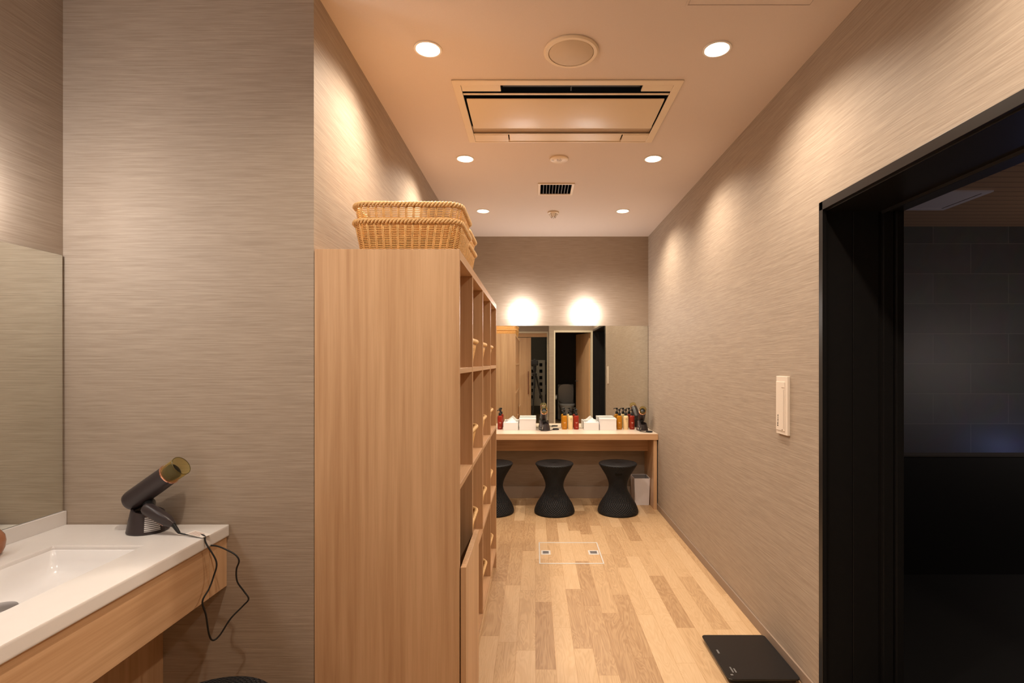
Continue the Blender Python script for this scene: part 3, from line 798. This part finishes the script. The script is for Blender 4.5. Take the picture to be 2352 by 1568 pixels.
# ------------------------------------------------------------------ hair dryers
def hair_dryer(loc, rotz, label, group='dark hair dryers on stands'):
    t = thing('hair_dryer', label, 'hair dryer', loc, rotz, group)
    sb = newbm(); rg = []
    for rx, ry, z, cx in ((.055, .052, 0, 0), (.0575, .054, .004, 0), (.056, .052, .012, 0), (.0465, .043, .055, .0), (.044, .041, .064, .0), (.038, .035, .062, .0), (.034, .03, .05, 0)):
        rg.append([Vector((cx + rx * math.cos(a), ry * math.sin(a), z + (.010 * (-math.cos(a)) if z > .045 else 0))) for a in [2 * PI * i / 48 for i in range(48)]])
    loft(sb, rg, True, True, True)
    stand = obj('stand', sb, M['dryer'], t, smooth='auto')
    lb = newbm(); rg = []
    for z in (.010, .025, .040, .052):
        k = (z - .012) / .043
        rx = .056 - .0095 * k + .0008; ry = .052 - .009 * k + .0008
        rg.append([Vector((rx * math.cos(a), ry * math.sin(a), z)) for a in [math.radians(-66 + 44 * i / 8) for i in range(9)]])
    loft(lb, rg, False); obj('printed_label', lb, M['label'], stand)
    # barrel
    A = Vector((-.048, 0, .094)); B = Vector((.072, -.012, .176)); ax = (B - A).normalized()
    F = frame_to(A, B); Lb = (B - A).length
    bb = newbm(); lathe(bb, [(.012, -.016), (.023, -.0145), (.030, -.007), (.032, .004), (.032, Lb * .6), (.0312, Lb)], 40, F)
    obj('barrel', bb, M['dryer'], t, smooth='auto')
    rb = newbm(); lathe(rb, [(.0312, Lb), (.0323, Lb + .001), (.0323, Lb + .004), (.0305, Lb + .005)], 40, F)
    obj('gold_ring', rb, M['copper'], t, smooth='auto')
    nb = newbm(); lathe(nb, [(.0305, Lb + .005), (.0308, Lb + .05), (.0290, Lb + .052), (.0285, Lb + .006)], 40, F, False, False)
    nz_ = obj('nozzle', nb, M['smoked'], t, smooth='auto')
    gb = newbm(); lathe(gb, [(.024, Lb + .0052), (.024, Lb + .022), (.012, Lb + .026)], 24, F)
    obj('outlet_grille', gb, M['bplastic'], nz_, smooth='auto')
    gr_ = newbm(); tube(gr_, [F @ Vector((.0302 * math.cos(a), .0302 * math.sin(a), Lb + .051)) for a in [2 * PI * i / 36 for i in range(36)]], .0009, 6, True)
    obj('nozzle_lip', gr_, plain('dark_amber_edge', (.10, .07, .02), .2), nz_)
    # neck + folded handle
    H0 = Vector((.022, -.034, .078)); H1 = Vector((.105, -.045, .036)); H2 = Vector((.130, -.048, .008))
    hg = newbm(); rod(hg, (.005, -.002, .086), (.026, -.030, .080), .017, .015, 20)
    obj('hinge', hg, M['bplastic'], t, smooth='auto')
    d = (H1 - H0).normalized(); side = Vector((0, 1, 0)); side = (side - d * side.dot(d)).normalized(); upv = side.cross(d).normalized()
    hb = newbm(); rg = []
    for s, w, h in ((-.012, .006, .006), (-.008, .013, .013), (.002, .0165, .018), (.05, .016, .0175), (.078, .0145, .016), (.090, .011, .012), (.100, .007, .0075)):
        c = H0 + d * s
        rg.append([c + side * w * math.cos(a) * (abs(math.cos(a)) ** -.25 if abs(math.cos(a)) > .01 else 1) + upv * h * math.sin(a) * (abs(math.sin(a)) ** -.25 if abs(math.sin(a)) > .01 else 1) for a in [2 * PI * i / 28 + .05 for i in range(28)]])
    loft(hb, rg, True, True, True)
    obj('handle', hb, M['dryer'], t, smooth='auto')
    pin = newbm(); tube(pin, [H0 + d * .006 + upv * .0172 - side * .008, H0 + d * .076 + upv * .0155 - side * .008], .0006, 6)
    obj('handle_trim', pin, M['copper'], t)
    cb_ = newbm(); tube(cb_, smooth_path([H0 + d * .098, H1.lerp(H2, .75), H2], 6), lambda u: .0065 - .003 * u, 10)
    obj('cord_sleeve', cb_, M['cord'], t, smooth='auto')
    return t, H2
VZ = .774
hd, H2 = hair_dryer((-1.200, 1.622, VZ), 0, 'dark plum hair dryer on a stand on the white sink counter')
# coiled cords for the far ones belong to each dryer
def far_dryer(loc, rot, label, coil):
    t = dup(hd, loc, rot, label)
    Ri = Matrix.Rotation(-rot, 3, 'Z'); cc = Ri @ Vector(coil)
    lp = newbm(); pts = [H2, H2.lerp(cc, .4) + Vector((.01, .0, -.002))]
    for i in range(22):
        a = 2 * PI * i / 11 + PI
        pts.append(cc + Ri @ Vector(((.024 + .005 * (i // 11)) * math.cos(a), .018 * math.sin(a), .004 + .0022 * (i // 6))))
    tube(lp, smooth_path(pts, 3), .0032, 6)
    obj('cord', lp, M['cord'], t, smooth=True)
    return t
far_dryer((.092, 4.885, TZ), math.radians(-84), 'hair dryer standing at the middle of the far table, nozzle towards the room', (.105, -.02, 0))
far_dryer((1.000, 4.86, TZ), math.radians(-90), 'hair dryer at the right end of the far table against the wall', (.03, -.165, 0))
# cord of the near one, hanging in a loop over the counter edge
W2 = hd.location + H2
def at(px, py, d): return Vector(((px - 1228) * d / 1200, d, EYE - (py - 832) * d / 1200))
pts = [W2, W2 + Vector((.02, -.0, -.004)), Vector((-1.02, 1.578, VZ + .003)), Vector((-.986, 1.560, VZ + .004)), Vector((-.977, 1.553, VZ - .015)), at(497, 1290, 1.553), at(490, 1325, 1.545), at(480, 1352, 1.53), at(465, 1381, 1.51),
       at(473, 1412, 1.52), at(480, 1455, 1.53), at(489, 1470, 1.545), at(505, 1458, 1.56), at(530, 1420, 1.58), at(558, 1391, 1.60), at(571, 1375, 1.605), at(560, 1357, 1.605), at(545, 1335, 1.60),
       at(543, 1308, 1.595), at(549, 1288, 1.59), at(541, 1274, 1.59), at(520, 1262, 1.59), at(500, 1254, 1.588), at(484, 1252, 1.585)]
pts = [p - hd.location for p in pts]
cb_ = newbm(); tube(cb_, smooth_path(pts, 8), .0024, 8)
obj('cord', cb_, M['cord'], hd, smooth=True)
Mt = Matrix.Translation(Vector((-1.005, 1.568, VZ + .006)) - hd.location) @ Matrix.Rotation(math.radians(-14), 4, 'Z') @ Matrix.Rotation(math.radians(7), 4, 'Y')
tg = obj('cord_tag', bx(-.036, .026, -.016, .016, -.0005, .0005, M=Mt), M['tagm'], hd)
pr = newbm()
for i in range(5): box(pr, -.028, .012 - .004 * (i % 3), -.012 + i * .005, -.0105 + i * .005, .0005, .0009, M=Mt)
obj('printed_lines', pr, plain('pinkish_print', (.45, .28, .22), .6), tg)

# ------------------------------------------------------------------ vanity
ct = thing('sink_countertop', 'white stone countertop with a sunken rectangular sink along the left wall', 'countertop', (-1.25, .95, VZ))
SX0, SX1, SY0, SY1 = -1.372, -1.116, .86, 1.488
XC = -.984
obj('slab', slabframe(newbm(), (XV + .001, XC, .12, YV - .001), (SX0, SX1, SY0, SY1), VZ - .036, VZ), M['stone'], ct, bevel=.006, segs=3, world=True)
obj('backsplash', bx(XV + .0007, XV + .013, .12, YV - .001, VZ, .818), M['stone'], ct, bevel=.001, world=True)
b = newbm(); cx, cy = (SX0 + SX1) / 2, (SY0 + SY1) / 2; hx, hy = (SX1 - SX0) / 2, (SY1 - SY0) / 2
loft(b, [rrect(hx + .0002, hy + .0002, .004, cx=cx, cy=cy, z=VZ - .011), rrect(hx - .002, hy - .002, .010, cx=cx, cy=cy, z=VZ - .013), rrect(hx - .004, hy - .005, .018, cx=cx, cy=cy, z=VZ - .04),
         rrect(hx - .012, hy - .014, .026, cx=cx, cy=cy, z=VZ - .064), rrect(hx - .024, hy - .034, .03, cx=cx, cy=cy, z=VZ - .076), rrect(hx - .05, hy - .08, .03, cx=cx, cy=cy, z=VZ - .081), rrect(.01, .05, .008, cx=cx, cy=cy, z=VZ - .084)], True, False, True)
obj('basin', b, M['ceramic'], ct, smooth=True, world=True)
b = newbm(); lathe(b, [(.0375, 0), (.0385, .003), (.036, .007), (.02, .011), (.001, .012)], 40, Matrix.Translation((-1.298, 1.262, VZ - .078)))
obj('drain_cover', b, M['chrome'], ct, smooth='auto', world=True)
b = newbm(); lathe(b, [(.024, 0), (.024, .012), (.016, .016), (.016, .13), (.014, .138)], 28, Matrix.Translation((-1.425, .98, VZ)))
fc = thing('faucet', 'chrome faucet behind the sink basin, just outside the left edge', 'faucet', (-1.425, .98, VZ))
obj('column', b, M['chrome'], fc, smooth='auto', world=True)
obj('spout', tube(newbm(), smooth_path([(-1.425, .98, VZ + .115), (-1.38, .98, VZ + .135), (-1.31, .98, VZ + .130), (-1.285, .98, VZ + .115)], 6), .011, 14), M['chrome'], fc, smooth='auto', world=True)
obj('lever', bx(-1.435, -1.385, .972, .988, VZ + .140, VZ + .148), M['chrome'], fc, bevel=.002, world=True)

vb = thing('vanity_base', 'light oak front apron and recessed pipe cover under the white sink counter', 'vanity base', (-1.1, .95, .5))
obj('front_panel', bx(-1.011, -.993, .13, 1.595, .576, VZ - .037), M['oak_y'], vb, world=True, bevel=.001)
obj('filler_panel', bx(-1.011, -.993, 1.597, YV - .001, .576, VZ - .037), M['oak'], vb, world=True, bevel=.001)
obj('pipe_cover', bx(-1.217, -1.199, .13, YV - .001, 0, VZ - .12), M['oak'], vb, world=True)
obj('end_panel', bx(XV + .001, -1.012, .13, .148, .0, VZ - .037), M['oak'], vb, world=True)

# round copper bottle at the left edge
sb_ = thing('soap_bottle', 'round copper-coloured pump bottle cut by the left edge beside the sink', 'bottle', (-1.470, 1.395, VZ))
obj('body', lathe(newbm(), [(.026, 0), (.034, .005), (.0405, .022), (.0425, .04), (.040, .055), (.030, .070), (.015, .079), (.012, .084)], 36), M['copperb'], sb_, smooth='auto')
b = newbm(); lathe(b, [(.014, .082), (.014, .10), (.006, .104), (.006, .150), (.010, .152), (.010, .160)], 20); rod(b, (0, 0, .156), (.040, -.008, .150), .0045, .0035, 10)
obj('pump', b, M['bplastic'], sb_, smooth='auto')
b = newbm(); box(b, -.02, .050, -.042, -.036, .030, .039, M=Matrix.Rotation(-.05, 4, 'Y'))
obj('side_clip', b, plain('dark_green_clip', (.03, .045, .04), .4), sb_, bevel=.002)

# ------------------------------------------------------------------ floor hatch, scale, wall control
fh = thing('floor_hatch', 'square floor inspection hatch with bright metal edging set in the oak floor', 'hatch', (.24, 3.558, 0))
obj('frame', slabframe(newbm(), (.029, .449, 3.358, 3.758), (.037, .441, 3.370, 3.746), .0002, .0030), M['alu'], fh, world=True)
obj('lid', bx(.0372, .4408, 3.3702, 3.7458, .0002, .0012), M['floor'], fh)
fh.children[-1].location = -fh.location
for xa, xb_ in ((.044, .108), (.366, .436)):
    lt = obj('latch', bx(xa, xb_, 3.52, 3.60, .0012, .0022), M['alu'], fh, world=True)
    q = newbm(); box(q, xa + .012 - fh.location.x, xb_ - .012 - fh.location.x, 3.538 - fh.location.y, 3.582 - fh.location.y, .0022, .0030)
    obj('finger_plate', q, M['chrome'], lt)

sc = thing('bathroom_scale', 'flat black glass bathroom scale on the floor by the right wall', 'scale', (.925, 2.27, 0))
b = newbm(); loft(b, [rrect(.145, .170, .016, z=.0165), rrect(.1465, .1715, .0165, z=.018), rrect(.1465, .1715, .0165, z=.0225), rrect(.1455, .1705, .016, z=.0235)], True, True, True)
obj('glass_plate', b, M['scaleg'], sc, smooth='auto')
obj('under_tray', loft(newbm(), [rrect(.135, .160, .012, z=.004), rrect(.138, .163, .012, z=.0165)], True, True, True), M['bplastic'], sc)
for sx in (-1, 1):
    for sy in (-1, 1):
        obj('foot', lathe(newbm(), [(.014, 0), (.014, .005)], 20, Matrix.Translation((sx * .115, sy * .14, 0))), M['cord'], sc)
b = newbm()
for i, (w, l) in enumerate(((.006, .030), (.006, .022))): box(b, -.112 + i * .012, -.112 + i * .012 + w, -.125, -.125 + l * 1.3, .0235, .0238)
box(b, -.126, -.116, -.145, -.136, .0235, .0238); box(b, -.122, -.114, .015, .045, .0235, .0238)
obj('printed_marks', b, M['dmark'], sc)

sw = thing('wall_control_panel', 'tall slim white control panel on the right wall beside the black doorway', 'control panel', (XR, 2.274, 1.109))
obj('housing', bx(XR - .012, XR, 2.222, 2.325, .983, 1.236), M['switch'], sw, world=True, bevel=.0015)
pn = obj('cover', bx(XR - .0145, XR - .012, 2.243, 2.322, .999, 1.212), M['switch'], sw, world=True, bevel=.001)
b = newbm()
for z0, z1 in ((1.017, 1.022), (1.026, 1.031), (1.0335, 1.036), (1.039, 1.049), (1.052, 1.056), (1.059, 1.067)):
    box(b, XR - .0152, XR - .0145, 2.300, 2.305 if z0 > 1.03 else 2.309, z0, z1)
obj('printed_text', b, M['dprint'], sw, world=True)
b = newbm(); box(b, XR - .0152, XR - .0145, 2.245, 2.270, 1.186, 1.188); box(b, XR - .0148, XR - .0145, 2.250, 2.252, 1.01, 1.18); box(b, XR - .0152, XR - .0145, 2.258, 2.268, 1.002, 1.006)
obj('printed_lines', b, M['base'], sw, world=True)

# ------------------------------------------------------------------ lights
def lamp(name, kind, loc, e, col, size=.1, rot=(0, 0, 0)):
    ld = bpy.data.lights.new(name, kind); ld.energy = e; ld.color = col
    if kind == 'AREA': ld.size = size
    else: ld.shadow_soft_size = size
    o = bpy.data.objects.new(name, ld); COL.objects.link(o); o.location = loc; o.rotation_euler = rot
    return o
lamp('bath_pool_light', 'POINT', (4.1, 3.95, .55), 1.5, (.3, .42, 1.0), .08)
lamp('bath_fill_light', 'POINT', (4.4, 2.6, 1.3), 24, (1.0, .84, .76), .2)  # unseen fill added to brighten the bath slats and tile
lamp('corridor_fill_light', 'POINT', (-.5, -.95, 2.3), 11, (1.0, .9, .75), .1)  # fill without a fitting, added to lift the corridor and rack

w = bpy.data.worlds.new('World'); scene.world = w; w.use_nodes = True
w.node_tree.nodes['Background'].inputs['Color'].default_value = (.6, .5, .4, 1); w.node_tree.nodes['Background'].inputs['Strength'].default_value = .02

# ------------------------------------------------------------------ camera
cd_ = bpy.data.cameras.new('Camera'); cam = bpy.data.objects.new('Camera', cd_); COL.objects.link(cam)
cam.location = (0, 0, EYE); cam.rotation_euler = (PI / 2, 0, 0)
cd_.sensor_width = 36; cd_.lens = 1200 / 2352 * 36; cd_.shift_x = -52 / 2352; cd_.shift_y = 48 / 2352
cd_.clip_start = .01; cd_.clip_end = 50
scene.camera = cam
vs = scene.view_settings; vs.view_transform = 'Standard'; vs.look = 'None'; vs.gamma = 1; vs.use_curve_mapping = False
vs.exposure = 0.04
